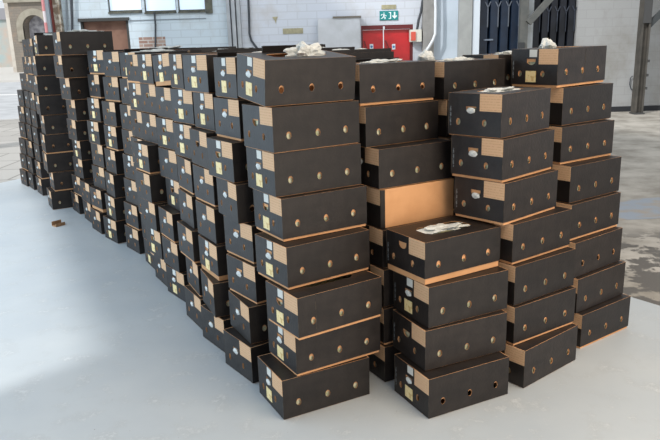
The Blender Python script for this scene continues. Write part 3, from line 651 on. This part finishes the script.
def crumple(name, rx, ry, rz, seed, m, sub=3, rough=.55, flat=0.0):
    bm = bmesh.new(); bmesh.ops.create_icosphere(bm, subdivisions=sub, radius=1)
    for v in bm.verts:
        d = v.co.copy()
        n = noise.noise(d * 1.7 + Vector((seed, 0, 0))) * rough + noise.noise(d * 4.5 + Vector((0, seed, 0))) * rough * .45 + noise.noise(d * 9 + Vector((0, 0, seed))) * rough * .2
        v.co = Vector((d.x * rx, d.y * ry, max(d.z, -flat if flat else -9) * rz)) * (1 + n)
    me = bpy.data.meshes.new(name); bm.to_mesh(me); bm.free(); me.materials.append(m); return me
BULGE = [crumple('liner_bulge', .007, .026, .016, s, M_plastic, 2, .35) for s in (1, 5, 9)]
LINER = slab_mesh('liner', .014, BL - .014, .014, BW - .014, .03, .165, M_liner)
FILMS = [crumple('plastic_film', .17, .08, .022, s, M_plastic, 4, .8, .3) for s in (2, 6, 11, 15)]
HEAP = crumple('plastic_film', .10, .05, .05, 21, M_plastic, 4, .75, .15)
PUFF = crumple('plastic_film', .05, .045, .05, 31, M_plastic, 3, .5, .2)

def part(name, me, parent, loc=(0, 0, 0), rz=0, label=None):
    o = bpy.data.objects.new(name, me); col.objects.link(o); o.parent = parent; o.location = loc; o.rotation_euler.z = rz
    if label: o['label'] = label
    return o
ORD = ['lowest', 'second from the floor', 'third from the floor', 'fourth from the floor', 'fifth from the floor', 'sixth from the floor', 'seventh from the floor', 'eighth from the floor', 'ninth from the floor']
NUM = ['', '', 'second', 'third', 'fourth', 'fifth', 'sixth', 'seventh', 'eighth', 'ninth', 'tenth', 'eleventh', 'twelfth', 'thirteenth', 'fourteenth', 'fifteenth']
WHERE = {'front_corner': 'in the nearest tall corner stack', 'E': 'in the short stack front right', 'C': 'in tall stack right of the short one',
         'D': 'in the rightmost stack', 'B': 'in second stack behind near corner', 'F': 'in third stack behind near corner', 'G': 'in fourth stack behind near corner'}
for i, s in enumerate(['S2', 'S3', 'S4', 'S5', 'S6', 'S7', 'M', 'S8', 'S9', 'S10', 'T1', 'T2', 'T3', 'T4', 'T5']):
    n = 'last' if s == 'T5' else NUM[i + 2]
    WHERE[s] = '%s stack along left side' % n
    WHERE[s + '_r2'] = 'inner stack behind %s left-side stack' % n
YS = {'front_corner': {0, 1, 2, 3, 4, 5, 7}, 'E': {0, 2}, 'D': {7}, 'S2': {5, 7}, 'S3': {2, 6, 7}, 'S4': {5, 6, 7}, 'S5': {0, 3, 5, 7}, 'S6': {1, 4, 7}, 'S7': {0, 6}, 'M': {7}, 'S8': {0, 1, 4}, 'S9': {4, 5, 7},
      'T1': {3}, 'T2': {8}}
WS = {'D': {6}, 'E': set(), 'M': {3}}
NOBULGE = {('E', 3), ('S3', 5), ('front_corner', 6), ('D', 7)}
LIP = {('E', 3): 'high', ('B', 7): 'mid', ('D', 7): 'mid', ('E', 2): 'low', ('C', 4): 'mid', ('C', 5): 'mid', ('S5', 7): 'high', ('S3', 2): 'high', ('S2', 2): 'mid', ('S4', 2): 'mid', ('front_corner', 4): 'mid', ('front_corner', 3): 'mid', ('front_corner', 0): 'low', ('front_corner', 7): 'low', ('M', 1): 'mid', ('S9', 7): 'mid', ('T2', 8): 'mid', ('S9', 1): 'high'}
rnd = random.Random(11)
count = 0
CART = {}
for s, lst in STACKS.items():
    inner = s.endswith('_r2')
    n = len(lst)
    pz = STACK_PITCH.get(s.replace('_r2', ''), PITCHZ)
    for k, (x, y, a) in enumerate(lst):
        yel = k in YS.get(s, ()); whi = yel or k in WS.get(s, ())
        bare = (s, k) == ('B', 4)
        pos = 'topmost' if k == n - 1 else ORD[k]
        kind_ = 'tan lidless' if bare else ('yellow-stickered black' if yel else 'black')
        lab = '%s cardboard carton, %s, %s' % (kind_, pos, WHERE[s])
        r = empty('cardboard_carton', (x, y, k * pz), math.radians(a), label=lab, cat='cardboard box', group='black cartons piled in stacks')
        CART[(s, k)] = r
        r.scale.z = pz / PITCHZ
        if (s, k) == ('front_corner', 7): r.rotation_euler.x = math.radians(6.0)
        if (s, k) == ('S5', 7):
            r.rotation_euler.x = math.radians(-3.5); r.location.z += BW * math.sin(math.radians(3.5)); r.location += Vector((math.sin(math.radians(a)), -math.cos(math.radians(a)), 0)) * .018
        if (s, k) == ('D', 7): r.rotation_euler.y = math.radians(-.6)
        key = LIP.get((s, k)) or rnd.choice(['low', 'low', 'low', 'mid'])
        part('tray', PLAIN if bare else TRAY, r, label='plain tan cardboard tray')
        liner = rnd.random() < .78
        if liner and not inner and not bare: part('liner', LINER, r, label='pale plastic liner inside')
        if bare:     # the black outer card is left only on the end and folded a little round the corner
            part('end_panel', slab_mesh('end_panel', -.0032, -.0002, 0, BW, .001, .2165, M_black), r, label='black end panel')
            part('corner_fold', slab_mesh('corner_fold', -.0032, .026, -.0035, -.0005, .001, .2165, M_black), r, label='folded black card edge')
            part('tan_panel', PATCH, r, (-.0034, 0, 0), label='printed tan panel')
            continue
        part('lid', LIDS[key], r)
        if inner and k < 6: continue
        if not (s in ('T3', 'T4', 'T5') and rnd.random() < .55): part('tan_panel', PATCH, r, label='printed tan panel')
        if yel: part('yellow_sticker', YEL, r)
        if whi: part('white_sticker', WHI, r)
        if s in ('C', 'E', 'D'): part('side_print', PRINT, r)
        if (s, k) not in NOBULGE and not inner and s not in ('F', 'G') and rnd.random() < .75: part('liner_bulge', rnd.choice(BULGE), r, (-.001, BW * (1 - HAND[0]), HAND[1] - .003), label='white plastic poking through the hand hole')
        if (s, k) in (('C', 6), ('B', 7), ('F', 7), ('M', 7), ('T1', 8), ('T2', 8), ('S3_r2', 7), ('S4_r2', 7), ('S2_r2', 7), ('S6_r2', 7), ('G', 7), ('E', 3), ('S9_r2', 7), ('S2', 7)):
            part('plastic_film', FILMS[count % 4], r, (BL * .5, BW * .5, .213), rnd.uniform(-.1, .1), label='crumpled white plastic film').scale = (.75, .5, .8) if s in 'CEDBFG' else (1, 1, 1); count += 1
part('plastic_film', HEAP, CART[('front_corner', 7)], (BL * .62, BW * .55, .214), .1, label='crumpled white plastic film')
part('plastic_film', PUFF, CART[('F', 7)], (BL * .18, BW * .75, .225), .1, label='puff of white plastic film')
part('plastic_film', PUFF, CART[('D', 7)], (BL * .35, BW * .6, .215), .6, label='puff of white plastic film')
SEAM = slab_mesh('seam', -.0012, .0012, -.0006, -.00005, .035, .215, M_edge)
part('seam', SEAM, CART[('D', 7)], (BL * .55, 0, 0), label='upright seam in the black card')
part('seam', SEAM, CART[('front_corner', 2)], (BL * .20, 0, 0), label='upright seam in the black card')
# raised flaps
def flap(stack, k, x0, x1, y0, h, tilt, lab='raised black flap', along='x'):
    me = slab_mesh('flap', 0, x1 - x0, 0, .003, 0, h, M_black)
    o = part('flap', me, CART[(stack, k)], (x0, y0, .2175), 0, lab); o.rotation_euler.x = tilt
    return o
flap('front_corner', 7, .13, BL - .02, BW - .02, .035, math.radians(18))
flap('S2', 7, .02, BL - .02, BW - .01, .028, math.radians(30))
flap('M', 7, .04, BL - .04, BW - .02, .03, math.radians(20))
flap('B', 7, .02, BL - .02, BW - .01, .02, math.radians(30))
flap('T2', 8, .02, BL - .02, BW - .01, .035, math.radians(10))
for s_ in ('S2_r2', 'S3_r2', 'S4_r2', 'S5_r2', 'S6_r2', 'S7_r2', 'M_r2'):
    flap(s_, 7, .01, BL - .01, .012, rnd.uniform(.018, .036), math.radians(rnd.uniform(-15, 10)))
# scrap of brown cardboard on the floor
bm = bmesh.new()
box(bm, -.055, .055, -.04, .04, 0, .012); box(bm, -.055, .055, .035, .04, .012, .05); box(bm, -.055, .055, -.04, -.035, .012, .035)
sx, sy = -2.93, 7.02
o = build('cardboard_scrap', bm, mat('scrap_card', rgb(150, 116, 84), .8, c2=rgb(128, 98, 70), scale=20), label='small folded scrap of brown cardboard on the floor by the left-side stacks', cat='cardboard scrap', loc=(sx, sy, 0.0))
o.rotation_euler.z = .9
